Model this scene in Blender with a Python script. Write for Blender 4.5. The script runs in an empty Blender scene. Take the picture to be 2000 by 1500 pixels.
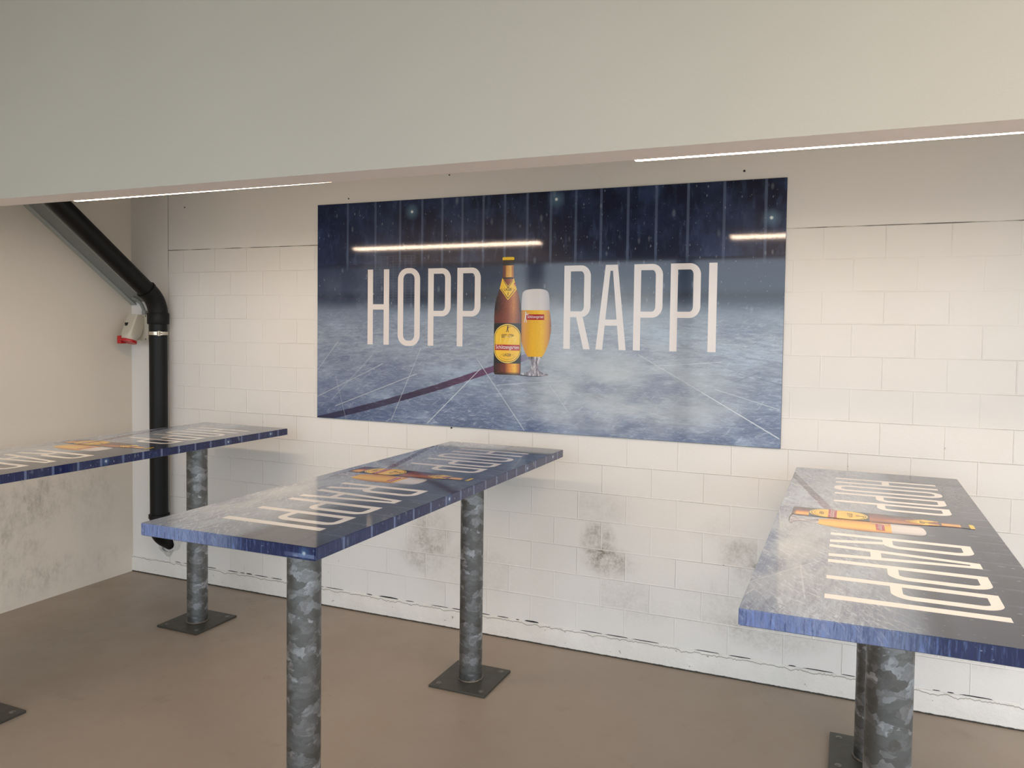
import bpy, bmesh, math, random
from mathutils import Vector, Matrix

random.seed(7)
SC = bpy.context.scene
COL = SC.collection
R = math.radians

# ------------------------------------------------------------------ camera
cam_d = bpy.data.cameras.new('camera')
cam = bpy.data.objects.new('camera', cam_d)
COL.objects.link(cam)
F_PX, CX, CY = 1484.307, 1070.523, 705.977
cam_d.sensor_fit = 'HORIZONTAL'
cam_d.sensor_width = 36.0
cam_d.lens = F_PX / 2000.0 * 36.0
cam_d.shift_x = -(CX - 1000.0) / 2000.0
cam_d.shift_y = (CY - 750.0) / 2000.0
cam_d.clip_start = 0.02
_y, _p, _r = R(21.8592), R(2.2188), R(0.84)
fw = Vector((-math.sin(_y)*math.cos(_p), math.cos(_y)*math.cos(_p), -math.sin(_p)))
rt = Vector((math.cos(_y), math.sin(_y), 0))
up = rt.cross(fw)
rt2 = math.cos(_r)*rt + math.sin(_r)*up
up2 = -math.sin(_r)*rt + math.cos(_r)*up
M = Matrix((rt2, up2, -fw)).transposed().to_4x4()
M.translation = Vector((0.94164, -3.78425, 1.70133))
cam.matrix_world = M
SC.camera = cam

# ------------------------------------------------------------------ colour management
vs = SC.view_settings
vs.view_transform = 'Standard'
vs.look = 'None'
vs.gamma = 1.0
vs.use_curve_mapping = False
vs.exposure = -0.10


def lin(c, a=1.0):
    def f(x):
        x /= 255.0
        return x/12.92 if x <= 0.04045 else ((x+0.055)/1.055)**2.4
    return (f(c[0]), f(c[1]), f(c[2]), a)


# ------------------------------------------------------------------ world: overcast daylight
world = bpy.data.worlds.new('overcast_sky')
SC.world = world
world.use_nodes = True
wn, wl = world.node_tree.nodes, world.node_tree.links
wn.clear()
wo = wn.new('ShaderNodeOutputWorld')
wb = wn.new('ShaderNodeBackground')
wt = wn.new('ShaderNodeTexCoord')
ws = wn.new('ShaderNodeSeparateXYZ')
wr = wn.new('ShaderNodeValToRGB')
wl.new(wt.outputs['Generated'], ws.inputs[0])
wm = wn.new('ShaderNodeMath'); wm.operation = 'MULTIPLY_ADD'
wm.inputs[1].default_value = 0.5; wm.inputs[2].default_value = 0.5
wl.new(ws.outputs['Z'], wm.inputs[0])
wl.new(wm.outputs[0], wr.inputs[0])
cr = wr.color_ramp
cr.elements[0].position = 0.45; cr.elements[0].color = (0.46, 0.47, 0.46, 1)
cr.elements[1].position = 0.56; cr.elements[1].color = (0.83, 0.93, 1.04, 1)
e = cr.elements.new(0.50); e.color = (0.72, 0.79, 0.82, 1)
wl.new(wr.outputs[0], wb.inputs['Color'])
wb.inputs['Strength'].default_value = 3.1
wl.new(wb.outputs[0], wo.inputs[0])

# soft low sun behind thin cloud, coming in from the open side
sun_d = bpy.data.lights.new('sun', 'SUN')
sun_d.energy = 0.5
sun_d.angle = R(35)
sun_d.color = (0.93, 0.97, 1.0)
sun = bpy.data.objects.new('sun', sun_d)
COL.objects.link(sun)
sun.rotation_euler = Vector((-0.25, 0.75, -0.5)).to_track_quat('-Z', 'Y').to_euler()
sun.location = (2, -9, 6)

TUBE_STRENGTH = 42.0

# ------------------------------------------------------------------ dimensions (metres)
XC = -3.664          # left wall
XS = -3.322          # seam of the plaster strip beside the blocks
ZL = 2.2083          # top of the painted blockwork
CO = 0.14983         # block course
BL = 0.2655          # block length
ZB = 0.113           # top of the base course
HT, TT, TW, TL = 1.10, 0.0381, 0.6529, 1.948
PX0, PX1, PZ0, PZ1 = -2.0899, 0.6315, 1.1593, 2.4478
XR = 5.2
YF = -6.2            # open edge of the covered area


# ------------------------------------------------------------------ node helpers
class NT:
    def __init__(s, tree):
        s.t = tree; s.n = tree.nodes; s.l = tree.links

    def new(s, kind, **kw):
        n = s.n.new(kind)
        for k, v in kw.items():
            setattr(n, k, v)
        return n

    def put(s, sock, v):
        if isinstance(v, bpy.types.NodeSocket):
            s.l.new(v, sock)
        elif v is not None:
            sock.default_value = v

    def math(s, op, a, b=None, c=None, clamp=False):
        n = s.new('ShaderNodeMath', operation=op, use_clamp=clamp)
        s.put(n.inputs[0], a)
        if b is not None: s.put(n.inputs[1], b)
        if c is not None: s.put(n.inputs[2], c)
        return n.outputs[0]

    def mix(s, f, a, b, mode='MIX'):
        n = s.new('ShaderNodeMix', data_type='RGBA', blend_type=mode)
        n.clamp_factor = True
        s.put(n.inputs[0], f)
        s.put(n.inputs[6], a); s.put(n.inputs[7], b)
        return n.outputs[2]

    def step(s, x, a, b, lo=0.0, hi=1.0, smooth=True):
        n = s.new('ShaderNodeMapRange')
        n.interpolation_type = 'SMOOTHSTEP' if smooth else 'LINEAR'
        n.clamp = True
        s.put(n.inputs[0], x)
        for i, v in enumerate((a, b, lo, hi)):
            s.put(n.inputs[i+1], v)
        return n.outputs[0]

    def ramp(s, x, stops, interp='LINEAR'):
        n = s.new('ShaderNodeValToRGB')
        n.color_ramp.interpolation = interp
        els = n.color_ramp.elements
        while len(els) > 1: els.remove(els[-1])
        els[0].position = stops[0][0]; els[0].color = stops[0][1]
        for p, c in stops[1:]:
            q = els.new(p); q.color = c
        s.put(n.inputs[0], x)
        return n.outputs[0]

    def comb(s, x, y, z=0.0):
        n = s.new('ShaderNodeCombineXYZ')
        s.put(n.inputs[0], x); s.put(n.inputs[1], y); s.put(n.inputs[2], z)
        return n.outputs[0]

    def noise(s, vec, scale, detail=3.0, rough=0.5, dist=0.0, out='Fac', dim='3D'):
        n = s.new('ShaderNodeTexNoise', noise_dimensions=dim)
        s.put(n.inputs['Vector'], vec)
        n.inputs['Scale'].default_value = scale
        n.inputs['Detail'].default_value = detail
        n.inputs['Roughness'].default_value = rough
        n.inputs['Distortion'].default_value = dist
        return n.outputs[out]

    def voro(s, vec, scale, feature='F1', out='Distance', rnd=1.0, dim='3D'):
        n = s.new('ShaderNodeTexVoronoi', feature=feature, voronoi_dimensions=dim)
        s.put(n.inputs['Vector'], vec)
        n.inputs['Scale'].default_value = scale
        n.inputs['Randomness'].default_value = rnd
        return n.outputs[out]

    def vec(s, op, a, b=None, c=None):
        n = s.new('ShaderNodeVectorMath', operation=op)
        s.put(n.inputs[0], a)
        if b is not None:
            s.put(n.inputs[3 if op == 'SCALE' else 1], b)
        if c is not None: s.put(n.inputs[2], c)
        return n.outputs['Value'] if op in ('DOT_PRODUCT', 'LENGTH', 'DISTANCE') else n.outputs['Vector']


def new_mat(name):
    m = bpy.data.materials.new(name)
    m.use_nodes = True
    t = NT(m.node_tree)
    b = m.node_tree.nodes['Principled BSDF']
    return m, t, b


def simple(name, col, rough=0.5, metal=0.0, var=0.06, scale=40.0, bump=0.0, spec=0.5):
    m, t, b = new_mat(name)
    tc = t.new('ShaderNodeTexCoord').outputs['Object']
    nz = t.noise(tc, scale, 4)
    c = lin(col)
    d = tuple(x*(1-var*2) for x in c[:3]) + (1,)
    l = tuple(min(1, x*(1+var*2)) for x in c[:3]) + (1,)
    t.put(b.inputs['Base Color'], t.mix(nz, d, l))
    b.inputs['Roughness'].default_value = rough
    b.inputs['Metallic'].default_value = metal
    b.inputs['Specular IOR Level'].default_value = spec
    if bump:
        bn = t.new('ShaderNodeBump')
        bn.inputs['Strength'].default_value = bump
        bn.inputs['Distance'].default_value = 0.003
        t.put(bn.inputs['Height'], nz)
        t.put(b.inputs['Normal'], bn.outputs[0])
    return m


# ------------------------------------------------------------------ wall paint
def sep(t, v):
    n = t.new('ShaderNodeSeparateXYZ'); t.put(n.inputs[0], v)
    return n.outputs[0], n.outputs[1], n.outputs[2]


def blobs(t, a, b, lst):
    """sum of soft stain patches at given places on the wall (wall coordinates)"""
    tot = None
    for (ca, cb, ra, rb, s) in lst:
        da = t.math('DIVIDE', t.math('SUBTRACT', a, ca), ra)
        db = t.math('DIVIDE', t.math('SUBTRACT', b, cb), rb)
        d = t.math('ADD', t.math('MULTIPLY', da, da), t.math('MULTIPLY', db, db))
        g = t.math('MULTIPLY', t.step(d, 1.0, 0.0), s)
        tot = g if tot is None else t.math('ADD', tot, g)
    return tot


def block_wall():
    m, t, b = new_mat('painted_blockwork')
    g = t.new('ShaderNodeNewGeometry').outputs['Position']
    x, y, z = sep(t, g)
    wob = t.noise(g, 3.0, 2, out='Color')
    wx, wy, wz = sep(t, wob)
    xx = t.math('ADD', t.math('ADD', x, 0.26 + 20*BL), t.math('MULTIPLY', t.math('SUBTRACT', wx, .5), .006))
    zz = t.math('ADD', t.math('ADD', z, -ZL + 20*CO), t.math('MULTIPLY', t.math('SUBTRACT', wy, .5), .003))
    br = t.new('ShaderNodeTexBrick')
    t.put(br.inputs['Vector'], t.comb(xx, zz, 0))
    br.offset = .5; br.offset_frequency = 2; br.squash = 1; br.squash_frequency = 2
    br.inputs['Scale'].default_value = 1
    br.inputs['Mortar Size'].default_value = .0042
    br.inputs['Mortar Smooth'].default_value = .9
    br.inputs['Brick Width'].default_value = BL
    br.inputs['Row Height'].default_value = CO
    br.inputs['Color1'].default_value = (0, 0, 0, 1)
    br.inputs['Color2'].default_value = (1, 1, 1, 1)
    br.inputs['Bias'].default_value = 0
    brc = br.outputs['Color']
    below = t.math('LESS_THAN', z, ZL)
    right = t.math('GREATER_THAN', x, XS)
    area = t.math('MULTIPLY', below, right)
    mort = t.math('MULTIPLY', br.outputs['Fac'], area)
    # joints fade where the paint has filled them
    fade = t.step(t.noise(g, 2.3, 3), .38, .62, .35, 1.0)
    mort = t.math('MULTIPLY', mort, fade)
    base = lin((235, 233, 230))
    dark = lin((225, 223, 219))
    c = t.mix(t.noise(g, 1.6, 4, .6), dark, base)
    c = t.mix(t.math('MULTIPLY', t.math('MULTIPLY', brc, area), .25), c, lin((229, 226, 221)))
    c = t.mix(t.math('MULTIPLY', mort, .5), c, lin((238, 235, 228)))
    # fine scratches and dark chips in the joints
    chip = t.step(t.noise(g, 22, 3, .7), .66, .74)
    chipj = t.math('MULTIPLY', chip, t.math('GREATER_THAN', mort, .35))
    c = t.mix(t.math('MULTIPLY', chipj, .75), c, lin((96, 84, 70)))
    # open gap along the top of the blockwork
    gap = t.step(t.math('ABSOLUTE', t.math('SUBTRACT', z, ZL)), .0030, .0010)
    gapn = t.step(t.noise(g, 5, 3), .40, .55, .25, 1.0)
    gap = t.math('MULTIPLY', t.math('MULTIPLY', gap, gapn), right)
    c = t.mix(t.math('MULTIPLY', gap, .85), c, lin((70, 66, 58)))
    # vertical seam of the plaster strip and of the corner
    sw = t.math('MULTIPLY', t.math('SUBTRACT', t.noise(t.comb(0, 0, z), 4, 4), .5), .006)
    seam = t.step(t.math('ABSOLUTE', t.math('SUBTRACT', t.math('ADD', x, sw), XS)), .0034, .0012)
    seam = t.math('MULTIPLY', seam, t.step(t.noise(g, 3.2, 3), .40, .60, .2, .8))
    c = t.mix(seam, c, lin((120, 112, 98)))
    # grime
    gr = blobs(t, x, z, [(-.28, .61, .12, .13, .9), (-.21, .50, .19, .10, 1.0), (.47, .61, .15, .11, 1.0),
                         (.55, .52, .16, .10, .9), (-1.29, .55, .17, .16, .8), (-1.33, .41, .20, .14, .7),
                         (.36, .36, .30, .18, .35), (.62, .25, .32, .12, .55), (-.15, .30, .35, .16, .35),
                         (-1.0, .33, .4, .2, .4), (1.3, .33, .5, .16, .5), (-.30, .78, .25, .10, .25),
                         (.42, .72, .25, .10, .30), (-2.3, .40, .5, .25, .2)])
    gn = t.noise(g, 13, 6, .78)
    gn2 = t.noise(g, 60, 3, .7)
    gm = t.math('MULTIPLY', gr, t.step(gn, .25, .80))
    gm = t.math('MULTIPLY', gm, t.step(gn2, .3, .6, .45, 1.0))
    gm = t.math('MULTIPLY', gm, t.step(brc, .1, .8, .35, 1.2))
    gm = t.math('MULTIPLY', gm, t.step(mort, .2, .5, 1.0, .35))
    c = t.mix(t.math('MULTIPLY', gm, .80, clamp=True), c, lin((128, 119, 104)))
    # scuffs
    sc = t.noise(t.vec('MULTIPLY', g, (14, 14, 5)), 1.6, 5, .7, 1.5)
    scm = t.math('MULTIPLY', t.step(sc, .66, .72), t.step(z, 1.0, .2))
    c = t.mix(t.math('MULTIPLY', scm, .30), c, lin((140, 132, 120)))
    t.put(b.inputs['Base Color'], c)
    b.inputs['Roughness'].default_value = .62
    b.inputs['Specular IOR Level'].default_value = .3
    # relief
    h = t.math('MULTIPLY', mort, .0013)
    h = t.math('ADD', h, t.math('MULTIPLY', t.noise(g, 55, 4, .7), .0009))
    h = t.math('ADD', h, t.math('MULTIPLY', t.math('MULTIPLY', t.noise(g, 90, 4, .8), mort), .004))
    h = t.math('SUBTRACT', h, t.math('MULTIPLY', gap, .006))
    h = t.math('SUBTRACT', h, t.math('MULTIPLY', seam, .003))
    bn = t.new('ShaderNodeBump')
    bn.inputs['Strength'].default_value = .75
    bn.inputs['Distance'].default_value = 1.0
    t.put(bn.inputs['Height'], h)
    t.put(b.inputs['Normal'], bn.outputs[0])
    return m


def plaster(name, col, stains=None, axis='x'):
    m, t, b = new_mat(name)
    g = t.new('ShaderNodeNewGeometry').outputs['Position']
    x, y, z = sep(t, g)
    c0 = lin(col); c1 = tuple(v*.92 for v in c0[:3]) + (1,)
    c = t.mix(t.noise(g, 1.3, 4, .6), c1, c0)
    if stains:
        gr = blobs(t, y, z, stains)
        gm = t.math('MULTIPLY', gr, t.step(t.noise(t.vec('MULTIPLY', g, (1, 1, .6)), 14, 6, .8, .1), .38, .82))
        c = t.mix(t.math('MULTIPLY', gm, .42, clamp=True), c, lin((120, 112, 98)))
        sp = t.step(t.noise(g, 26, 4, .7), .70, .76)
        sp = t.math('MULTIPLY', sp, t.step(z, 1.0, .1))
        c = t.mix(t.math('MULTIPLY', sp, .45), c, lin((110, 104, 92)))
    t.put(b.inputs['Base Color'], c)
    b.inputs['Roughness'].default_value = .7
    b.inputs['Specular IOR Level'].default_value = .25
    bn = t.new('ShaderNodeBump')
    bn.inputs['Strength'].default_value = .5
    bn.inputs['Distance'].default_value = .0015
    t.put(bn.inputs['Height'], t.noise(g, 70, 4, .7))
    t.put(b.inputs['Normal'], bn.outputs[0])
    return m


def base_mat():
    m, t, b = new_mat('painted_base_course')
    g = t.new('ShaderNodeNewGeometry').outputs['Position']
    x, y, z = sep(t, g)
    c = t.mix(t.noise(g, 7, 5, .65), lin((216, 213, 207)), lin((240, 238, 233)))
    sp = t.step(t.noise(g, 38, 3, .6), .68, .74)
    c = t.mix(t.math('MULTIPLY', sp, .6), c, lin((90, 84, 74)))
    # wavy hairline where the old paint has run over the joint
    wv = t.math('MULTIPLY', t.math('ABSOLUTE', t.math('SUBTRACT', t.noise(t.comb(x, 0, 0), 8, 4, .65), .5)), .09)
    ln = t.math('ABSOLUTE', t.math('SUBTRACT', t.math('ADD', z, wv), ZB - .009))
    hm = t.math('MULTIPLY', t.step(ln, .0035, .0008), .55)
    c = t.mix(hm, c, lin((104, 98, 88)))
    # dirt at the floor
    dn = t.math('ADD', t.math('MULTIPLY', t.noise(t.comb(x, 0, 0), 22, 5, .75), .012), .0)
    c = t.mix(t.step(t.math('SUBTRACT', z, dn), .004, -.001), c, lin((52, 50, 42)))
    t.put(b.inputs['Base Color'], c)
    b.inputs['Roughness'].default_value = .65
    bn = t.new('ShaderNodeBump')
    bn.inputs['Strength'].default_value = .8
    bn.inputs['Distance'].default_value = 1.0
    t.put(bn.inputs['Height'], t.math('SUBTRACT', t.math('MULTIPLY', t.noise(g, 24, 5, .7), .006), t.math('MULTIPLY', hm, .004)))
    t.put(b.inputs['Normal'], bn.outputs[0])
    return m


def floor_mat():
    m, t, b = new_mat('floor_coating')
    g = t.new('ShaderNodeNewGeometry').outputs['Position']
    c = t.mix(t.noise(g, .9, 5, .6), lin((146, 133, 119)), lin((159, 145, 130)))
    c = t.mix(t.math('MULTIPLY', t.step(t.noise(g, 4.5, 6, .7, .6), .58, .75), .30), c, lin((112, 98, 86)))
    sp = t.step(t.noise(g, 55, 3, .7), .70, .76)
    c = t.mix(t.math('MULTIPLY', sp, .45), c, lin((84, 74, 64)))
    # a few pale scrapes
    sv = t.noise(t.vec('MULTIPLY', g, (3, 16, 1)), 1.1, 3, .5, .8)
    sm = t.math('MULTIPLY', t.step(t.math('ABSOLUTE', t.math('SUBTRACT', sv, .62)), .004, .0), .15)
    c = t.mix(sm, c, lin((176, 164, 148)))
    t.put(b.inputs['Base Color'], c)
    t.put(b.inputs['Roughness'], t.step(t.noise(g, 3, 5, .65), .3, .7, .30, .48))
    b.inputs['Specular IOR Level'].default_value = .5
    bn = t.new('ShaderNodeBump')
    bn.inputs['Strength'].default_value = .35
    bn.inputs['Distance'].default_value = .002
    t.put(bn.inputs['Height'], t.noise(g, 12, 5, .6))
    t.put(b.inputs['Normal'], bn.outputs[0])
    return m


def galv_mat():
    m, t, b = new_mat('galvanised_steel')
    tc = t.new('ShaderNodeTexCoord').outputs['Object']
    dv = t.noise(tc, 14, 3, .6, out='Color')
    v = t.vec('ADD', t.vec('MULTIPLY', tc, (.8, .8, 1.35)), t.vec('SCALE', t.vec('SUBTRACT', dv, (.5, .5, .5)), .09))
    big = t.voro(v, 24, out='Color')
    bx, by, bz = sep(t, big)
    sm = t.voro(t.vec('ADD', v, (3.1, 1.7, .4)), 60, out='Color')
    sx, sy, sz = sep(t, sm)
    k = t.math('ADD', t.math('MULTIPLY', bx, .72), t.math('MULTIPLY', sx, .28))
    c = t.ramp(k, [(0, lin((102, 103, 102))), (.45, lin((116, 118, 118))), (.68, lin((132, 134, 136))),
                   (.84, lin((152, 156, 160))), (1, lin((190, 195, 202)))])
    t.put(b.inputs['Base Color'], c)
    b.inputs['Metallic'].default_value = .88
    t.put(b.inputs['Roughness'], t.step(by, 0, 1, .34, .55, smooth=False))
    bn = t.new('ShaderNodeBump')
    bn.inputs['Strength'].default_value = .25
    bn.inputs['Distance'].default_value = .001
    t.put(bn.inputs['Height'], t.math('ADD', by, t.noise(tc, 90, 3)))
    t.put(b.inputs['Normal'], bn.outputs[0])
    return m


# ------------------------------------------------------------------ the printed ice-rink picture
POLES = [.081, .153, .215, .269, .317, .364, .412, .46, .509, .559, .611, .662, .715, .769, .828, .893, .965]
SCR = [(-.002, .219, .057, .364, .5), (-.002, .097, .174, .266, .6), (.04, .089, .148, .306, .35), (.05, .06, .258, .225, .7),
       (.196, .011, .268, .34, .5), (.285, .007, .409, .258, .75), (.4, .302, .508, .005, .6),
       (.45, .192, .589, .22, .4), (.74, .336, .92, .128, .5), (.86, .197, .997, .037, .95), (.884, .211, .997, .145, .5),
       (.772, .293, .894, .315, .45), (.562, .199, .6, .096, .45), (.08, -.01, .05, .2, .3), (.66, .16, .80, .09, .25)]
DSCR = [(.369, .481, .437, .459, .6), (.916, .239, .962, .281, .5), (.639, .179, .70, .14, .4), (.4, .302, .418, .235, .3),
        (.906, .291, .999, .236, .35), (.13, .546, .146, .775, .5), (.255, .745, .252, .54, .35), (.146, .772, .255, .748, .5)]


def rink_material(name, fa, fb, fc, sat=1.0):
    m, t, b = new_mat(name)
    uv = t.new('ShaderNodeUVMap'); uv.uv_map = 'print'
    u, v, _ = sep(t, uv.outputs[0])
    ASP = 2.11
    p2 = t.comb(t.math('MULTIPLY', u, ASP), v, 0)
    base = t.ramp(v, [(0, lin((92, 110, 146))), (.16, lin((126, 142, 168))), (.36, lin((156, 168, 184))), (.50, lin((120, 136, 156))),
                      (.545, lin((52, 68, 92))), (.57, lin((34, 48, 70))), (.60, lin((56, 74, 102))), (.69, lin((46, 64, 96))),
                      (.715, lin((16, 28, 62))), (.85, lin((14, 30, 70))), (1, lin((10, 20, 52)))])
    # ---- ice
    ice = t.step(v, .56, .53)
    d = t.math('DIVIDE', 1.0, t.math('SUBTRACT', .64, t.math('MINIMUM', v, .56)))
    X = t.math('MULTIPLY', t.math('SUBTRACT', u, .5), t.math('MULTIPLY', d, ASP))
    ice = t.math('MULTIPLY', ice, t.step(v, .545, .40, .12, 1.0))
    n1 = t.noise(t.comb(t.math('MULTIPLY', X, 2.2), t.math('MULTIPLY', d, 3.0), 0), 1.5, 6, .7, .4)
    n2 = t.noise(t.vec('MULTIPLY', p2, (9, 52, 1)), 2.2, 6, .84, .5)
    rot = t.new('ShaderNodeMapping'); rot.inputs['Rotation'].default_value = (0, 0, R(-32))
    t.put(rot.inputs['Vector'], p2); rot.inputs['Scale'].default_value = (1, 1, 1)
    n3 = t.noise(t.vec('MULTIPLY', rot.outputs[0], (10, 44, 1)), 2.0, 4, .75, .8)
    rot2 = t.new('ShaderNodeMapping'); rot2.inputs['Rotation'].default_value = (0, 0, R(24))
    t.put(rot2.inputs['Vector'], p2)
    n4 = t.noise(t.vec('MULTIPLY', rot2.outputs[0], (10, 50, 1)), 2.0, 4, .75, .8)
    n6 = t.noise(t.vec('MULTIPLY', p2, (2.2, 5, 1)), 1.3, 4, .6)
    c = base
    c = t.mix(t.math('MULTIPLY', ice, t.math('MULTIPLY', t.step(n6, .50, .33), .50)), c, lin((84, 98, 138)))
    c = t.mix(t.math('MULTIPLY', ice, t.math('MULTIPLY', t.step(n6, .48, .68), .65)), c, lin((170, 190, 214)))
    c = t.mix(t.math('MULTIPLY', ice, t.math('MULTIPLY', t.step(n2, .48, .70), .60)), c, lin((190, 205, 226)))
    c = t.mix(t.math('MULTIPLY', ice, t.math('MULTIPLY', t.step(n2, .50, .34), .40)), c, lin((78, 92, 126)))
    c = t.mix(t.math('MULTIPLY', ice, t.math('MULTIPLY', t.step(n3, .55, .70), .45)), c, lin((200, 214, 232)))
    c = t.mix(t.math('MULTIPLY', ice, t.math('MULTIPLY', t.step(n4, .57, .70), .35)), c, lin((190, 206, 228)))
    c = t.mix(t.math('MULTIPLY', ice, t.math('MULTIPLY', t.step(n1, .56, .36), .40)), c, lin((84, 98, 126)))
    # red line, half hidden under scraped ice
    f = t.math('ADD', fa, t.math('MULTIPLY', u, t.math('ADD', fb, t.math('MULTIPLY', u, fc))))
    dl = t.math('ABSOLUTE', t.math('SUBTRACT', v, f))
    dl = t.math('ADD', dl, t.math('MULTIPLY', t.math('SUBTRACT', n3, .5), .006))
    rl = t.math('MULTIPLY', t.step(dl, .0158, .0128), t.step(u, .53, .50))
    rc = t.ramp(u, [(.0, lin((28, 18, 48))), (.30, lin((50, 22, 56))), (.46, lin((104, 48, 96))), (.53, lin((90, 84, 140)))])
    rc = t.mix(t.math('MULTIPLY', t.step(n2, .52, .72), .25), rc, lin((150, 130, 165)))
    c = t.mix(t.math('MULTIPLY', rl, .93), c, rc)

    # ---- skate marks
    pu = t.comb(u, t.math('DIVIDE', v, ASP), 0)

    def seg(a, w):
        A = Vector((a[0], a[1]/ASP, 0)); B = Vector((a[2], a[3]/ASP, 0)); D = B-A
        q = t.vec('SUBTRACT', pu, tuple(A))
        k = t.math('MULTIPLY', t.vec('DOT_PRODUCT', q, tuple(D)), 1/D.length_squared, clamp=True)
        dd = t.vec('DISTANCE', q, t.vec('SCALE', tuple(D), k))
        return t.math('MULTIPLY', t.step(dd, w, w*.25), a[4])
    lt = None
    for a in SCR:
        q = seg(a, .00125); lt = q if lt is None else t.math('MAXIMUM', lt, q)
    c = t.mix(t.math('MULTIPLY', lt, .85), c, lin((222, 230, 236)))
    lt = None
    for a in DSCR:
        q = seg(a, .0012); lt = q if lt is None else t.math('MAXIMUM', lt, q)
    c = t.mix(t.math('MULTIPLY', lt, .6), c, lin((36, 48, 78)))
    # goal net
    inu = t.math('MULTIPLY', t.step(u, .150, .153), t.step(u, .256, .252))
    inv = t.math('MULTIPLY', t.step(v, .545, .55), t.step(v, .76, .75))
    wv = t.math('SINE', t.math('MULTIPLY', v, 520))
    wu = t.math('SINE', t.math('MULTIPLY', u, 420))
    net = t.math('MULTIPLY', t.math('MULTIPLY', inu, inv), t.step(t.math('MAXIMUM', wv, wu), .3, 1, .04, .16))
    c = t.mix(net, c, lin((150, 164, 190)))
    # ---- stands
    up_ = t.step(v, .712, .722)
    cl = t.noise(t.vec('MULTIPLY', p2, (1, 1, 1)), 4.5, 5, .62)
    c = t.mix(t.math('MULTIPLY', up_, t.math('MULTIPLY', t.step(cl, .40, .68), .72)), c, lin((58, 84, 130)))
    cl2 = t.noise(t.vec('MULTIPLY', p2, (34, 9, 1)), 1.0, 3, .6)
    c = t.mix(t.math('MULTIPLY', up_, t.math('MULTIPLY', t.step(cl2, .52, .68), .34)), c, lin((80, 106, 150)))
    c = t.mix(t.math('MULTIPLY', up_, t.math('MULTIPLY', t.step(cl2, .46, .30), .45)), c, lin((8, 18, 52)))
    pol = None
    for i, pu_ in enumerate(POLES):
        q = t.step(t.math('ABSOLUTE', t.math('SUBTRACT', u, pu_)), .0032, .0018)
        pol = q if pol is None else t.math('MAXIMUM', pol, q)
    pol = t.math('MULTIPLY', pol, t.math('MULTIPLY', t.step(v, .695, .74, .3, 1.0), t.math('GREATER_THAN', v, .69)))
    c = t.mix(t.math('MULTIPLY', pol, .42), c, lin((130, 152, 192)))
    # ---- fog around the centre
    fu = t.math('DIVIDE', t.math('SUBTRACT', u, .60), .30)
    fv = t.math('DIVIDE', t.math('SUBTRACT', v, .44), .20)
    fr = t.math('ADD', t.math('MULTIPLY', fu, fu), t.math('MULTIPLY', fv, fv))
    fog = t.math('MULTIPLY', t.step(fr, 1.4, 0), t.step(cl, .25, .75, .15, .62))
    c = t.mix(fog, c, lin((176, 186, 194)))
    fu = t.math('DIVIDE', t.math('SUBTRACT', u, .70), .26)
    fv = t.math('DIVIDE', t.math('SUBTRACT', v, .18), .20)
    fr = t.math('ADD', t.math('MULTIPLY', fu, fu), t.math('MULTIPLY', fv, fv))
    fog = t.math('MULTIPLY', t.step(fr, 1.3, 0), t.step(n6, .35, .65, .2, .70))
    c = t.mix(fog, c, lin((196, 202, 204)))
    fu = t.math('DIVIDE', t.math('SUBTRACT', u, .16), .20)
    fv = t.math('DIVIDE', t.math('SUBTRACT', v, .42), .38)
    fr = t.math('ADD', t.math('MULTIPLY', fu, fu), t.math('MULTIPLY', fv, fv))
    fog = t.math('MULTIPLY', t.step(fr, 1.2, 0), t.step(cl, .4, .7, 0, .45))
    c = t.mix(fog, c, lin((142, 154, 174)))
    if sat == 1.0:
        c = t.mix(t.step(v, .46, .60, .0, .30), c, lin((4, 10, 30)))
        c = t.mix(t.math('MULTIPLY', t.step(u, .40, .0), t.step(v, .5, .0, .2, .30)), c, lin((40, 58, 104)))
    else:
        hs = t.new('ShaderNodeHueSaturation')
        hs.inputs['Saturation'].default_value = sat
        hs.inputs['Value'].default_value = 1.0
        t.put(hs.inputs['Color'], c)
        c = hs.outputs[0]
        c = t.mix(t.step(v, .52, .64, 0, .66), c, lin((12, 16, 40)))
        for (a, bb) in ((.962, .752), (.11, .80), (.26, .805), (.60, .80)):
            q = t.vec('DISTANCE', pu, (a, bb/ASP, 0))
            c = t.mix(t.step(q, .012, 0, 0, .6), c, lin((90, 140, 190)))
            c = t.mix(t.step(q, .0036, .001, 0, 1), c, lin((225, 242, 250)))
        c = t.mix(t.math('MULTIPLY', t.math('MULTIPLY', ice, t.step(n3, .50, .66)), .45), c, lin((214, 220, 232)))
        sd_ = t.new('ShaderNodeNewGeometry')
        sx_, sy_, sz_ = sep(t, sd_.outputs['Normal'])
        c = t.mix(t.math('MULTIPLY', t.math('LESS_THAN', sz_, .5), .80), c, t.mix(.62, c, lin((10, 24, 82))))
        sdm = t.math('LESS_THAN', sz_, .5)
        c = t.mix(t.math('MULTIPLY', sdm, t.step(v, .60, .30, 0, .28)), c, lin((104, 128, 200)))
        c = t.mix(t.math('MULTIPLY', t.math('MULTIPLY', sdm, pol), .32), c, lin((140, 160, 200)))
        # the film is stretched round the edges: fine vertical streaks there
        gn_ = t.new('ShaderNodeNewGeometry')
        nx_, ny_, nz_ = sep(t, gn_.outputs['Normal'])
        side = t.math('LESS_THAN', nz_, .5)
        ob = t.new('ShaderNodeTexCoord').outputs['Object']
        st1 = t.noise(t.vec('MULTIPLY', ob, (150, 150, 16)), 1.0, 5, .7, .3)
        amt = t.math('MULTIPLY', t.math('MULTIPLY', side, t.step(v, .72, .40, .12, .75)), t.step(st1, .48, .68))
        c = t.mix(amt, c, lin((112, 136, 196)))
        amt = t.math('MULTIPLY', t.math('MULTIPLY', side, t.step(v, .72, .40, .3, .6)), t.step(st1, .48, .34))
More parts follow.
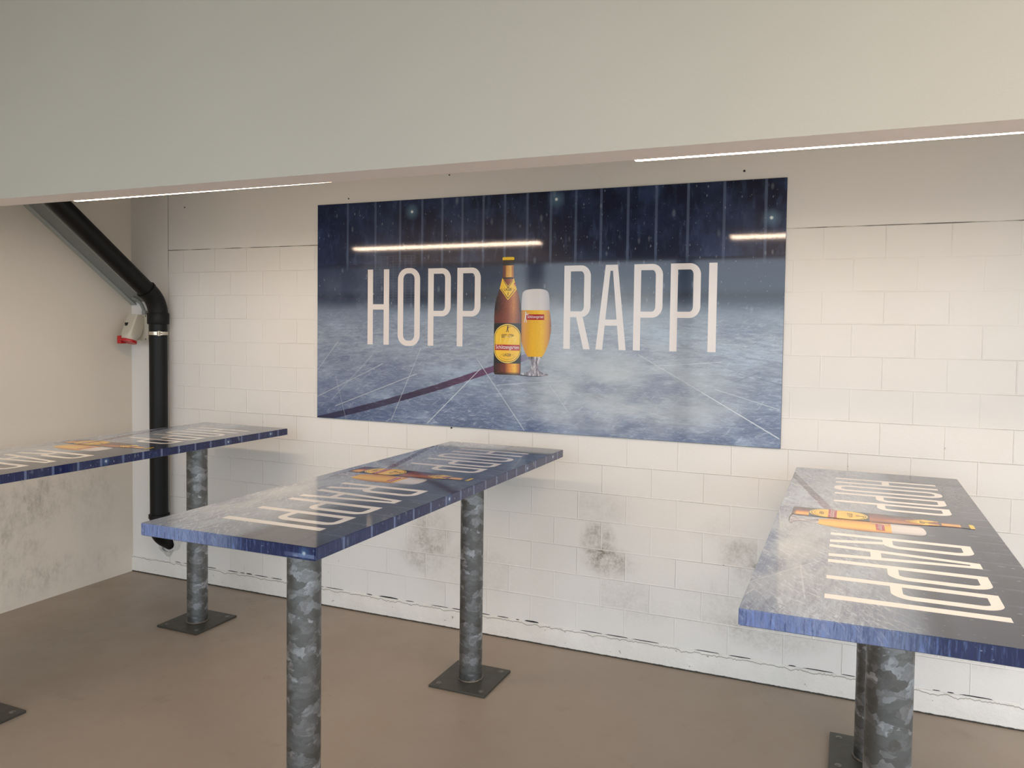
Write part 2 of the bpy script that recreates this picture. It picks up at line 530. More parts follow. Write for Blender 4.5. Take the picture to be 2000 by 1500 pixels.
        c = t.mix(amt, c, lin((22, 38, 96)))
    # ---- snow
    for sc_, st, th, k in (((46, 22, 1), 1.0, .13, .80), ((100, 56, 1), 1.0, .16, .65), ((24, 11, 1), 1.0, .22, .30), ((34, 16, 1), 1.0, .20, .32)):
        vn = t.new('ShaderNodeTexVoronoi', feature='F1')
        t.put(vn.inputs['Vector'], t.vec('ADD', t.vec('MULTIPLY', p2, sc_), (sc_[0]*.13, 2.1, .5)))
        vn.inputs['Scale'].default_value = st
        cx_, cy_, cz_ = sep(t, vn.outputs['Color'])
        on = t.math('GREATER_THAN', cx_, .40)
        th_ = t.math('MULTIPLY', cy_, th)
        th2 = t.math('ADD', th_, .035)
        s_ = t.math('MULTIPLY', t.step(vn.outputs['Distance'], th2, t.math('MULTIPLY', th2, .35)), on)
        hi = t.step(v, .30, .60, .10, 1.0)
        c = t.mix(t.math('MULTIPLY', t.math('MULTIPLY', s_, hi), t.math('MULTIPLY', cz_, k)), c, lin((190, 208, 226)))
    # ---- floodlight spots
    for (a, bb) in ((.244, .946), (.57, .966), (.975, .855)):
        q = t.vec('DISTANCE', pu, (a, bb/ASP, 0))
        c = t.mix(t.step(q, .022, 0, 0, .45), c, lin((120, 160, 190)))
        c = t.mix(t.step(q, .0042, .001, 0, 1), c, lin((235, 248, 250)))
    t.put(b.inputs['Base Color'], c)
    gloss(t, b, 1.55 if sat == 1.0 else 1.44)
    return m


def gloss(t, b, ior=1.55):
    """the shiny laminate over every print"""
    g = t.new('ShaderNodeNewGeometry').outputs['Position']
    b.inputs['Roughness'].default_value = .35
    b.inputs['Specular IOR Level'].default_value = .12
    b.inputs['Coat Weight'].default_value = 1.0
    b.inputs['Coat IOR'].default_value = ior
    b.inputs['Coat Roughness'].default_value = .06
    bn = t.new('ShaderNodeBump')
    bn.inputs['Strength'].default_value = .05
    bn.inputs['Distance'].default_value = .0006
    t.put(bn.inputs['Height'], t.noise(g, 130, 2, .5))
    t.put(b.inputs['Coat Normal'], bn.outputs[0])


def ink(name, col, fn=None):
    m, t, b = new_mat(name)
    if fn:
        uv = t.new('ShaderNodeUVMap'); uv.uv_map = 'print'
        u, v, _ = sep(t, uv.outputs[0])
        t.put(b.inputs['Base Color'], fn(t, u, v))
    else:
        g = t.new('ShaderNodeTexCoord').outputs['Object']
        c = lin(col)
        t.put(b.inputs['Base Color'], t.mix(t.noise(g, 30, 2), c, tuple(x*.96 for x in c[:3])+(1,)))
    gloss(t, b)
    return m


def drops(t, u, v, c, sc, dk, lt, amt):
    p = t.comb(t.math('MULTIPLY', u, 2.11), v, 0)
    vn = t.new('ShaderNodeTexVoronoi', feature='F1')
    t.put(vn.inputs['Vector'], p)
    vn.inputs['Scale'].default_value = sc
    a, b_, c_ = sep(t, vn.outputs['Color'])
    ring = t.math('MULTIPLY', t.step(vn.outputs['Distance'], .34, .26), t.math('GREATER_THAN', a, .35))
    dot = t.math('MULTIPLY', t.step(vn.outputs['Distance'], .16, .10), t.math('GREATER_THAN', a, .35))
    c = t.mix(t.math('MULTIPLY', ring, amt), c, dk)
    return t.mix(t.math('MULTIPLY', dot, amt), c, lt)


def f_amber(t, u, v):
    k = t.math('DIVIDE', t.math('SUBTRACT', u, .439), .060)
    c = t.ramp(k, [(0, lin((10, 5, 5))), (.08, lin((34, 13, 12))), (.30, lin((96, 38, 28))), (.52, lin((146, 68, 30))),
                   (.72, lin((196, 118, 26))), (.88, lin((128, 66, 18))), (.97, lin((24, 10, 6))), (1, lin((12, 6, 4)))])
    c = t.mix(t.step(v, .53, .47, 0, .45), c, lin((136, 62, 44)))
    return drops(t, u, v, c, 210, lin((44, 20, 18)), lin((236, 190, 150)), .55)


def f_foot(t, u, v):
    k = t.math('DIVIDE', t.math('SUBTRACT', u, .439), .060)
    c = t.ramp(k, [(0, lin((14, 8, 8))), (.15, lin((70, 26, 22))), (.42, lin((120, 44, 24))), (.6, lin((226, 140, 20))),
                   (.78, lin((246, 190, 40))), (.93, lin((180, 100, 16))), (1, lin((20, 10, 6)))])
    c = t.mix(t.step(v, .252, .240, 0, .9), c, lin((34, 14, 10)))
    return drops(t, u, v, c, 130, lin((90, 30, 14)), lin((255, 214, 120)), .4)


def f_neck(t, u, v):
    k = t.math('DIVIDE', t.math('SUBTRACT', u, .458), .025)
    c = t.ramp(k, [(0, lin((50, 24, 16))), (.18, lin((110, 56, 28))), (.30, lin((214, 150, 40))), (.65, lin((238, 186, 70))),
                   (.85, lin((170, 100, 36))), (1, lin((70, 34, 20)))])
    return drops(t, u, v, c, 170, lin((150, 90, 30)), lin((252, 222, 130)), .45)


def f_beer(t, u, v):
    k = t.math('DIVIDE', t.math('SUBTRACT', u, .496), .067)
    c = t.ramp(k, [(0, lin((150, 84, 14))), (.12, lin((206, 140, 24))), (.4, lin((240, 186, 50))), (.7, lin((244, 196, 62))),
                   (.9, lin((206, 140, 34))), (1, lin((130, 70, 16)))])
    return drops(t, u, v, c, 170, lin((206, 146, 30)), lin((252, 224, 128)), .5)


def f_foam(t, u, v):
    k = t.math('DIVIDE', t.math('SUBTRACT', u, .499), .06)
    return t.ramp(k, [(0, lin((186, 184, 190))), (.25, lin((226, 222, 222))), (.7, lin((222, 218, 220))), (1, lin((176, 174, 184)))])


def f_stem(t, u, v):
    p = t.comb(t.math('MULTIPLY', u, 60), t.math('MULTIPLY', v, 9), 0)
    n = t.noise(p, 1.6, 3, .6)
    return t.ramp(n, [(.3, lin((46, 46, 58))), (.48, lin((150, 148, 160))), (.58, lin((226, 224, 230))), (.7, lin((90, 88, 100)))])


def f_label(t, u, v):
    n = t.noise(t.comb(t.math('MULTIPLY', u, 40), t.math('MULTIPLY', v, 20), 0), 1.0, 2)
    return t.mix(n, lin((236, 176, 20)), lin((252, 214, 66)))


MT = {}
MT['rink'] = rink_material('rink_print', -.008, .491, .274)
MT['rink_t'] = rink_material('rink_print_table', .133, .476, 0.0, .90)
MT['white'] = ink('print_white', (232, 226, 224))
MT['white_t'] = ink('print_white_table', (248, 243, 238))
MT['amber'] = ink('print_amber', None, f_amber)
MT['foot'] = ink('print_amber_foot', None, f_foot)
MT['neck'] = ink('print_gold_neck', None, f_neck)
MT['beer'] = ink('print_beer', None, f_beer)
MT['foam'] = ink('print_foam', None, f_foam)
MT['stem'] = ink('print_glass', None, f_stem)
MT['yellow'] = ink('print_yellow', None, f_label)
MT['pale'] = ink('print_pale_yellow', (250, 216, 104))
MT['cap'] = ink('print_cap_yellow', (246, 206, 20))
MT['black'] = ink('print_black', (12, 13, 15))
MT['brown'] = ink('print_dark_brown', (26, 13, 10))
MT['red'] = ink('print_red', (176, 16, 28))
MT['shade'] = ink('print_shadow_grey', (70, 74, 84))

M_BLOCK = block_wall()
M_LEFT = plaster('left_wall_paint', (222, 214, 202), [(-.8, .55, .35, .30, 1.0), (-.62, .70, .25, .25, .9), (-.30, .60, .25, .35, .7),
                                                      (-.45, .15, .6, .12, .8), (-.9, .2, .5, .3, .7), (-1.3, .4, .6, .5, .8)])
M_FASC = plaster('fascia_paint', (204, 201, 191))
M_SOFF_LIT = plaster('soffit_painted_bounce', (242, 232, 226))  # bounce light on the beam underside, put into a brighter colour
M_CEIL = plaster('ceiling_paint', (150, 146, 138))
M_BASE = base_mat()
M_FLOOR = floor_mat()
M_GALV = galv_mat()
M_PLATE = simple('weathered_steel_plate', (92, 90, 84), .5, .75, .12, 30, .3)
M_WELD = simple('weld_bead', (120, 112, 102), .5, .7, .15, 90, .5)
M_BOLT = simple('bolt_steel', (130, 128, 120), .4, .8)
M_PIPE = simple('black_plastic', (7, 7, 7), .45, 0, .08, 60, .05, .3)
M_PIPE2 = simple('black_plastic_fitting', (8, 8, 8), .5, 0, .08, 60, .1, .3)
M_ZINC = simple('clamp_steel', (214, 206, 190), .25, .9)
M_TRAY = simple('grey_trunking', (160, 164, 160), .45, 0, .03)
M_TRAY_D = simple('trunking_shadow_grey', (128, 132, 130), .5, 0, .03)
M_SOCK = simple('socket_plastic', (196, 190, 176), .35, 0, .02)
M_RED = simple('red_plastic', (186, 20, 22), .35, 0, .02)
M_CABLE = simple('grey_cable', (140, 142, 138), .5)
M_DARK = simple('black_mark', (24, 24, 26), .5)
M_HOUSE = simple('white_housing', (214, 212, 206), .5)
M_PATCH = simple('filler_patch', (206, 204, 198), .8, 0, .15, 30, 1.0)
M_PSIDE = simple('panel_edge', (70, 78, 96), .4)

m, t, b = new_mat('tube_glow')
nz = t.noise(t.new('ShaderNodeTexCoord').outputs['Object'], 2, 1)
t.put(b.inputs['Emission Color'], t.mix(nz, (1.0, .75, .54, 1), (1.0, .775, .575, 1)))
b.inputs['Emission Strength'].default_value = TUBE_STRENGTH
b.inputs['Base Color'].default_value = (.8, .8, .8, 1)
M_TUBE = m


# ------------------------------------------------------------------ mesh helpers
def link(name, bm, mats, parent=None, smooth=False, loc=None):
    me = bpy.data.meshes.new(name)
    bmesh.ops.recalc_face_normals(bm, faces=bm.faces) if smooth != 'flatprint' else None
    bm.to_mesh(me); bm.free()
    for mm in (mats if isinstance(mats, (list, tuple)) else [mats]):
        me.materials.append(mm)
    if smooth is True:
        for p in me.polygons: p.use_smooth = True
    o = bpy.data.objects.new(name, me)
    COL.objects.link(o)
    if parent is not None: o.parent = parent
    if loc is not None: o.location = loc
    return o


def auto_smooth(o, ang=35):
    me = o.data
    bm = bmesh.new(); bm.from_mesh(me)
    for f in bm.faces: f.smooth = True
    for e_ in bm.edges:
        if len(e_.link_faces) == 2 and e_.calc_face_angle(0) > R(ang):
            e_.smooth = False
    bm.to_mesh(me); bm.free()


def box(bm, a, c, bev=0.0, seg=2, mi=0):
    r = bmesh.ops.create_cube(bm, size=1)
    vs_ = r['verts']
    for q in vs_:
        q.co = Vector((a[i] if q.co[i] < 0 else c[i] for i in range(3)))
    fs = set(f for q in vs_ for f in q.link_faces)
    for f in fs: f.material_index = mi
    if bev:
        es = list(set(e_ for f in fs for e_ in f.edges))
        bmesh.ops.bevel(bm, geom=es, offset=bev, segments=seg, affect='EDGES', profile=.5)


def frame_of(d):
    d = d.normalized()
    h = Vector((0, 0, 1)) if abs(d.z) < .95 else Vector((1, 0, 0))
    a = d.cross(h).normalized()
    return a, a.cross(d)


def tube(bm, pts, rad, n=32, caps=True, mi=0):
    """swept tube; pts list of Vectors, rad number or list"""
    rads = rad if isinstance(rad, (list, tuple)) else [rad]*len(pts)
    rings = []
    pv = None
    for i, p in enumerate(pts):
        d = (pts[min(i+1, len(pts)-1)] - pts[max(i-1, 0)]).normalized()
        if pv is None:
            a, c = frame_of(d)
        else:
            a = (pv - d*pv.dot(d)).normalized(); c = a.cross(d)
        pv = a
        rings.append([bm.verts.new(p + rads[i]*(a*math.cos(2*math.pi*k/n) + c*math.sin(2*math.pi*k/n))) for k in range(n)])
    for r0, r1 in zip(rings, rings[1:]):
        for k in range(n):
            f = bm.faces.new((r0[k], r0[(k+1) % n], r1[(k+1) % n], r1[k])); f.material_index = mi
    if caps:
        f = bm.faces.new(rings[0][::-1]); f.material_index = mi
        f = bm.faces.new(rings[-1]); f.material_index = mi


def thing(name, label, cat, loc=(0, 0, 0), rotz=0.0, group=None):
    o = bpy.data.objects.new(name, None)
    COL.objects.link(o)
    o.location = loc; o.rotation_euler = (0, 0, rotz)
    o.empty_display_size = .05
    o['label'] = label; o['category'] = cat
    if group: o['group'] = group
    return o


def struct(name, bm, mat, label=None, smooth=False):
    o = link(name, bm, mat, smooth=smooth)
    o['kind'] = 'structure'
    if label: o['label'] = label
    return o


# ------------------------------------------------------------------ the room
bm = bmesh.new(); box(bm, (XC-.2, YF, -.15), (XR, .2, 0))
struct('floor', bm, M_FLOOR, 'brownish grey coated concrete floor')
bm = bmesh.new(); box(bm, (XC-.2, 0, 0), (XR, .2, 3.0))
struct('wall_back', bm, M_BLOCK, 'cream painted block wall behind the tables')
bm = bmesh.new(); box(bm, (XC-.2, YF, 0), (XC, 0, 3.9))
struct('wall_left', bm, M_LEFT, 'beige plastered wall on the left')
# fascia / downstand beam in front of the recess
bm = bmesh.new()
zb1, zb2 = 2.2280, 2.2280
for (xa, ya, za) in ():
    pass
vsb = []
for x_, dz in ((XC, .0), (XR, -.0)):
    for (y_, z_) in ((-1.655, zb1+dz), (-1.522, zb2+dz), (-1.522, 3.9), (-1.655, 3.9)):
        vsb.append(bm.verts.new((x_, y_, z_)))
for k in range(4):
    bm.faces.new((vsb[k], vsb[(k+1) % 4], vsb[4+(k+1) % 4], vsb[4+k]))
bm.faces.new(vsb[:4][::-1]); bm.faces.new(vsb[4:])
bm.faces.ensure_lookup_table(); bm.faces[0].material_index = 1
struct('wall_front', bm, [M_FASC, M_SOFF_LIT], 'pale grey green downstand wall across the top of the picture')
bm = bmesh.new(); box(bm, (XC, -1.522, 2.74), (XR, 0, 2.85))
struct('ceiling', bm, M_CEIL, 'ceiling of the recess above the wall lights')
bm = bmesh.new(); box(bm, (XC-.2, YF, 3.25), (XR, -1.655, 3.40))  # added out of view to hold daylight off the downstand wall
struct('ceiling_shade', bm, M_CEIL, 'unseen ceiling put in to shade the downstand wall')

# added posts behind the viewer, unseen, to streak the poster reflections
for k, x_ in enumerate((-3.2, -1.1, 1.0, 3.1)):
    bm = bmesh.new(); box(bm, (x_-.10, YF+.05, 0), (x_+.10, YF+.25, 3.25), .01, 1)
    o = struct('reflection_post', bm, M_CEIL, 'added square post, unseen, there for its reflection in the poster')

# base course with an uneven top edge, slightly proud of the blocks
bm = bmesh.new()
n = 420
rows = []
rr = random.Random(3)
w1 = 0
for i in range(n+1):
    x_ = XC + (XR-XC)*i/n
    w1 = .75*w1 + rr.uniform(-.0012, .0012)
    yb = -.0075 + .35*w1
    top = ZB - .003 - (rr.random() < .22)*rr.uniform(.001, .005) + w1*.5
    if rr.random() < .035: top -= .008
    rows.append([bm.verts.new(c_) for c_ in ((x_, 0.01, 0), (x_, yb-.001, 0), (x_, yb, .03), (x_, yb+w1, top-.006), (x_, yb+.003, top), (x_, .01, top))])
for a, c_ in zip(rows, rows[1:]):
    for k in range(6):
        bm.faces.new((a[k], a[(k+1) % 6], c_[(k+1) % 6], c_[k]))
bm.faces.new(rows[0]); bm.faces.new(rows[-1][::-1])
o = struct('baseboard_back', bm, M_BASE, 'rough white painted base course along the foot of the block wall')
auto_smooth(o, 50)

# dark open joint between blocks and base, only in places
bm = bmesh.new()
x_ = XS + .05
while x_ < XR-.2:
    ln = rr.uniform(.02, .16)
    h_ = rr.uniform(.0006, .0022) if rr.random() < .85 else rr.uniform(.003, .006)
    z_ = ZB + .0015
    if rr.random() < .75:
        pts = [(x_, z_-.002), (x_+ln*.5, z_-.003), (x_+ln, z_-.002), (x_+ln*.93, z_+h_*.5), (x_+ln*.6, z_+h_), (x_+ln*.15, z_+h_*.7)]
        fr = [bm.verts.new((a, -.0012, c_)) for a, c_ in pts]
        bk = [bm.verts.new((a, .004, c_)) for a, c_ in pts]
        bm.faces.new(fr); bm.faces.new(bk[::-1])
        for k in range(6):
            bm.faces.new((fr[k], bk[k], bk[(k+1) % 6], fr[(k+1) % 6]))
    x_ += ln + rr.uniform(.005, .05)
struct('trim_1', bm, M_DARK, 'dark broken joint between the blocks and the base course')

# ------------------------------------------------------------------ print artwork
# everything is laid out in picture fractions (u to the right, v up)
CAP0, CAP1 = .3525, .6935
LAY = .0002


def strip(outer, inner, closed=False):
    q = []
    n_ = len(outer)
    for k in range(n_ if closed else n_-1):
        j = (k+1) % n_
        q.append([outer[k], outer[j], inner[j], inner[k]])
    return q


def arc(cx, cy, rx, ry, a0, a1, n_=10):
    return [(cx+rx*math.cos(R(a0+(a1-a0)*k/n_)), cy+ry*math.sin(R(a0+(a1-a0)*k/n_))) for k in range(n_+1)]


def letter(ch, w):
    """polygons in a box w wide (in u) and 1 high; s stroke width in u, h stroke height"""
    s, h = .0135, .070
    rx, ry = .020, .130
    yb = .382
    if ch == 'H':
        return [[(0, 0), (s, 0), (s, 1), (0, 1)], [(w-s, 0), (w, 0), (w, 1), (w-s, 1)], [(s, .466), (w-s, .466), (w-s, .537), (s, .537)]]
    if ch == 'I':
        return [[(0, 0), (w, 0), (w, 1), (0, 1)]]
    if ch == 'O':
        o_ = arc(w-.024, 1-.135, .024, .145, 0, 90) + arc(.024, 1-.135, .024, .145, 90, 180) + arc(.024, .135, .024, .145, 180, 270) + arc(w-.024, .135, .024, .145, 270, 360)
        i_ = arc(w-.024, 1-.135, .024-s, .145-h, 0, 90) + arc(.024, 1-.135, .024-s, .145-h, 90, 180) + arc(.024, .135, .024-s, .145-h, 180, 270) + arc(w-.024, .135, .024-s, .145-h, 270, 360)
        return strip(o_, i_, True)
    if ch in 'PR':
        o_ = [(s, 1)] + arc(w-rx, 1-ry, rx, ry, 90, 0) + arc(w-rx, yb+ry, rx, ry, 0, -90) + [(s, yb)]
        i_ = [(s, 1-h)] + arc(w-rx, 1-ry, rx-s, ry-h, 90, 0) + arc(w-rx, yb+ry, rx-s, ry-h, 0, -90) + [(s, yb+h)]
        q = [[(0, 0), (s, 0), (s, 1), (0, 1)]] + strip(o_, i_)
        if ch == 'R':
            q.append([(w*.47, yb), (w*.47+s, yb), (w, 0), (w-s, 0)])
        return q
    if ch == 'A':
        m_ = w/2; tp = .0120
        q = [[(0, 0), (s, 0), (m_-.0024, .93), (m_-tp, 1)], [(w-s, 0), (w, 0), (m_+tp, 1), (m_+.0024, .93)],
             [(m_-tp, 1), (m_-.0024, .93), (m_+.0024, .93), (m_+tp, 1)]]
        y0, y1 = .285, .357
        f = lambda y: s + (m_-.0024-s)*y/.93
        q.append([(f(y0), y0), (w-f(y0), y0), (w-f(y1), y1), (f(y1), y1)])
        return q


WORDS = [('H', .134, .0545), ('O', .2105, .0545), ('P', .2845, .0540), ('P', .3535, .0540),
         ('R', .589, .0545), ('A', .655, .0600), ('P', .7290, .0550), ('P', .7985, .0555), ('I', .8685, .0148)]


def word_polys(i0, i1):
    out = []
    for ch, u0, w in WORDS[i0:i1]:
        for p in letter(ch, w):
            out.append((0, 1, [(u0+a, CAP0+(CAP1-CAP0)*b_) for a, b_ in p]))
    return out


def smooth_poly(pts, n_=4):
    """closed Catmull-Rom"""
    out = []
    L_ = len(pts)
    for i in range(L_):
        p0, p1, p2, p3 = (Vector(pts[(i+k-1) % L_]) for k in range(4))
        for k in range(n_):
            t_ = k/n_
            q = .5*((2*p1)+(-p0+p2)*t_+(2*p0-5*p1+4*p2-p3)*t_*t_+(-p0+3*p1-3*p2+p3)*t_**3)
            out.append((q.x, q.y))
    return out


def mirror(prof, c):
    """prof: list of (halfwidth, v) from top to bottom"""
    return [(c+w, v_) for w, v_ in prof] + [(c-w, v_) for w, v_ in prof[::-1]]


def densify(prof, n_=5):
    out = []
    for i in range(len(prof)-1):
        p0 = Vector(prof[max(i-1, 0)]); p1 = Vector(prof[i]); p2 = Vector(prof[i+1]); p3 = Vector(prof[min(i+2, len(prof)-1)])
        for k in range(n_):
            t_ = k/n_
            q = .5*((2*p1)+(-p0+p2)*t_+(2*p0-5*p1+4*p2-p3)*t_*t_+(-p0+3*p1-3*p2+p3)*t_**3)
            out.append((q.x, q.y))
    out.append(tuple(prof[-1]))
    return out


def band(prof, v0, v1, c):
    """slice of a mirrored profile between two heights, as quads"""
    pr = [p for p in prof if v0 <= p[1] <= v1]

    def wat(v_):
        for a, b_ in zip(prof, prof[1:]):
            if a[1] >= v_ >= b_[1] and a[1] != b_[1]:
                return a[0]+(b_[0]-a[0])*(a[1]-v_)/(a[1]-b_[1])
        return prof[0][0]
    pr = [(wat(v1), v1)] + pr + [(wat(v0), v0)]
    return [[(c-a[0], a[1]), (c-b_[0], b_[1]), (c+b_[0], b_[1]), (c+a[0], a[1])] for a, b_ in zip(pr, pr[1:]) if abs(a[1]-b_[1]) > 1e-6]


def text_tris(s, cu, cv, width, height, arcd=0.0, bold=0.0):
    cd = bpy.data.curves.new('text_source', 'FONT')
    cd.body = s; cd.align_x = 'CENTER'; cd.offset = bold
    to = bpy.data.objects.new('text_source', cd)
    COL.objects.link(to)
    bpy.context.view_layer.update()
    dg = bpy.context.evaluated_depsgraph_get()
    me = bpy.data.meshes.new_from_object(to.evaluated_get(dg))
    xs = [q.co.x for q in me.vertices]; ys = [q.co.y for q in me.vertices]
    x0, x1, y0, y1 = min(xs), max(xs), min(ys), max(ys)
    out = []
    for p in me.polygons:
        q = []
        for i in p.vertices:
            c_ = me.vertices[i].co
            a = (c_.x-(x0+x1)/2)/(x1-x0)
            q.append((cu+a*width, cv+((c_.y-(y0+y1)/2)/(y1-y0))*height - arcd*a*a))
        out.append(q)
    bpy.data.objects.remove(to); bpy.data.meshes.remove(me); bpy.data.curves.remove(cd)
    return out


BC = .4690     # bottle axis
BPROF = densify([(.0125, .727), (.0128, .716), (.0120, .705), (.0118, .690), (.0122, .66), (.0135, .635), (.0172, .608), (.0215, .585),
                 (.0255, .560), (.0285, .530), (.0300, .490), (.0302, .44), (.0300, .36), (.0298, .28), (.0296, .248), (.0275, .238), (.022, .2355)])
GC = .5290
GPROF = densify([(.0295, .515), (.0318, .490), (.0335, .460), (.0338, .430), (.0315, .395), (.0265, .360), (.0200, .330), (.0135, .312)])


def man(cu, cv, w, h):
    """small standing marksman emblem"""
    P = [[(.40, .80), (.60, .80), (.62, 1.0), (.50, 1.04), (.38, 1.0)],
         [(.30, .42), (.58, .42), (.64, .80), (.36, .82)],
         [(.55, .80), (.56, .70), (1.25, .80), (1.25, .86)],
         [(.28, .42), (.44, .42), (.26, .02), (.08, .0)],
         [(.44, .42), (.60, .42), (.80, .0), (.62, .0)]]
    return [[(cu+(a-.5)*w, cv+(b_-.5)*h) for a, b_ in q] for q in P]


def bottle_layers():
    L_ = []
    add = lambda lay, mi, polys: L_.extend((lay, mi, p) for p in polys)
    fan = lambda lay, mi, polys: L_.extend((lay+.3*i, mi, p) for i, p in enumerate(polys))
    # material indices: 0 amber 1 foot 2 neck 3 yellow 4 cap 5 black 6 brown 7 red 8 white 9 pale
    add(1, 0, band(BPROF, .4555, .700, BC))
    add(1, 5, band(BPROF, .2850, .4555, BC))
    add(1, 1, band(BPROF, .2360, .2850, BC))
    add(1, 6, band(BPROF, .700, .722, BC))
    add(1, 4, [[(BC-.0128, .721), (BC+.0128, .721), (BC+.0130, .731), (BC+.0110, .7345), (BC-.0110, .7345), (BC-.0130, .731)]])
    add(2, 2, [[(BC-.0088, .650), (BC+.0092, .650), (BC+.0082, .699), (BC-.0080, .699)]])
    add(2, 6, [[(BC-.0118, .643), (BC+.0118, .643), (BC+.0118, .649), (BC-.0118, .649)]])
    # neck label: a kite with a notch
    add(2.3, 3, [[(BC, .553), (BC+.0192, .598), (BC+.0128, .646), (BC, .612)], [(BC, .553), (BC, .612), (BC-.0128, .646), (BC-.0185, .602)]])
    fan(3, 6, [[(BC-.0112, .636), (BC-.0100, .636), (BC+.0002, .607), (BC, .603)], [(BC+.0112, .636), (BC+.0100, .636), (BC, .607), (BC, .603)]])
    fan(3, 6, [[(BC-.0160, .601), (BC-.0152, .602), (BC+.0002, .563), (BC, .559)], [(BC+.0160, .599), (BC+.0152, .600), (BC, .563), (BC, .559)]])
    add(3, 6, text_tris('LAGER', BC, .5985, .0165, .0125, bold=.012))
    for k in (-1, 1):
        add(3, 6, [[(BC+k*.0112-.0007, .598), (BC+k*.0112+.0007, .598), (BC+k*.0112+.0007, .6000), (BC+k*.0112-.0007, .6000)]])
    fan(3, 6, man(BC, .579, .004, .014))
    add(3, 7, [[(BC+.0128, .619), (BC+.0158, .612), (BC+.0178, .618), (BC+.0150, .627)]])
    add(4, 8, [[(BC+.0148, .6175), (BC+.0160, .6165), (BC+.0163, .6195), (BC+.0151, .6205)]])

    def oval(rx, ry, st=.030):
        cy = .3690
        return arc(BC, cy+st, rx, ry-st, 0, 180, 16) + arc(BC, cy-st, rx, ry-st, 180, 360, 16)
    add(2, 9, [oval(.0290, .0830)])
    add(3, 6, [oval(.0276, .0790)])
    add(4, 3, [oval(.0268, .0768)])
    fan(5, 6, man(BC+.0005, .431, .0085, .027))
    add(5, 6, text_tris('SEIT 1779', BC, .4020, .0265, .0145, .006, .010))
    add(4.5, 9, text_tris('1779', BC+.002, .3850, .036, .030))
    add(6, 7, [[(BC-.0272, .3405), (BC+.0272, .3405), (BC+.0272, .3645), (BC-.0272, .3645)]])
    add(7, 8, text_tris('Sch\u00fctzengarten', BC, .3520, .0510, .0215, bold=.008))
    add(5, 6, text_tris('LAGER', BC, .3210, .0180, .0125, bold=.012))
    for k in (-1, 1):
        add(5, 6, [[(BC+k*.0122-.0008, .320), (BC+k*.0122+.0008, .320), (BC+k*.0122+.0008, .3222), (BC+k*.0122-.0008, .3222)]])
    oa = arc(BC, .335, .0210, .0350, 215, 325, 12); ia = arc(BC, .335, .0205, .0340, 215, 325, 12)
    add(5, 6, strip(oa, ia))
    return L_


def glass_layers():
    L_ = []
    add = lambda lay, mi, polys: L_.extend((lay, mi, p) for p in polys)
    fan = lambda lay, mi, polys: L_.extend((lay+.3*i, mi, p) for i, p in enumerate(polys))
    # 0 foam 1 beer 2 stem 3 red 4 white 5 shadow
    foam = [(.4985, .513), (.4990, .540), (.5000, .572), (.5020, .586), (.5080, .5945), (.518, .598), (.530, .5995), (.543, .598),
            (.5525, .592), (.5565, .582), (.5582, .565), (.5590, .540), (.5595, .513)]
    add(1.6, 0, [[(.4985, .511), (.4985, .513)] + densify([(b_, a) for b_, a in foam], 4)[0:] + [(.5595, .511)]])
    add(1, 1, band(GPROF, .312, .513, GC))
    st = densify([(.0150, .316), (.0115, .304), (.0085, .290), (.0072, .275), (.0090, .262), (.0150, .252), (.0200, .2475)])
    add(1.4, 2, band(st, .2476, .316, GC))
    add(1, 2, [arc(GC, .2425, .0305, .0070, 0, 360, 24)[:-1]])
    add(0.5, 5, [arc(GC-.008, .2385, .0300, .0060, 0, 360, 24)[:-1]])
    add(2, 3, [[(.5095, .4705), (.5480, .4705), (.5480, .4935), (.5095, .4935)]])
    add(3, 4, text_tris('Sch\u00fctzengarten', .5290, .4820, .0340, .0165, bold=.008))
    fan(3.5, 4, man(.5085, .481, .0085, .044))
    return L_


HOPP = word_polys(0, 4)
RAPPI = word_polys(4, 9)
BOTTLE = [(l+2.5, mi, p) for l, mi, p in bottle_layers()]
GLASS = glass_layers()
HOPP = [(l, 0, p) for l, _, p in HOPP]
RAPPI = [(l, 0, p) for l, _, p in RAPPI]
M_BOT = [MT[k] for k in ('amber', 'foot', 'neck', 'yellow', 'cap', 'black', 'brown', 'red', 'white', 'pale')]
M_GLA = [MT[k] for k in ('foam', 'beer', 'stem', 'red', 'white', 'shade')]


def art(name, layers, fn, mats, parent, label=None, nrm=(0, 0, 1)):
    bm = bmesh.new()
    ul = bm.loops.layers.uv.new('print')
    nv = Vector(nrm)
    for lay, mi, p in layers:
        vv = [bm.verts.new(fn(a, b_, (lay+1)*LAY)) for a, b_ in p]
        try:
            f = bm.faces.new(vv)
        except ValueError:
            continue
        f.material_index = mi
        for lp, (a, b_) in zip(f.loops, p):
            lp[ul].uv = (a, b_)
        f.normal_update()
        if f.normal.dot(nv) < 0:
            f.normal_flip()
    o_ = link(name, bm, mats, parent, 'flatprint')
    if label: o_['label'] = label
    return o_


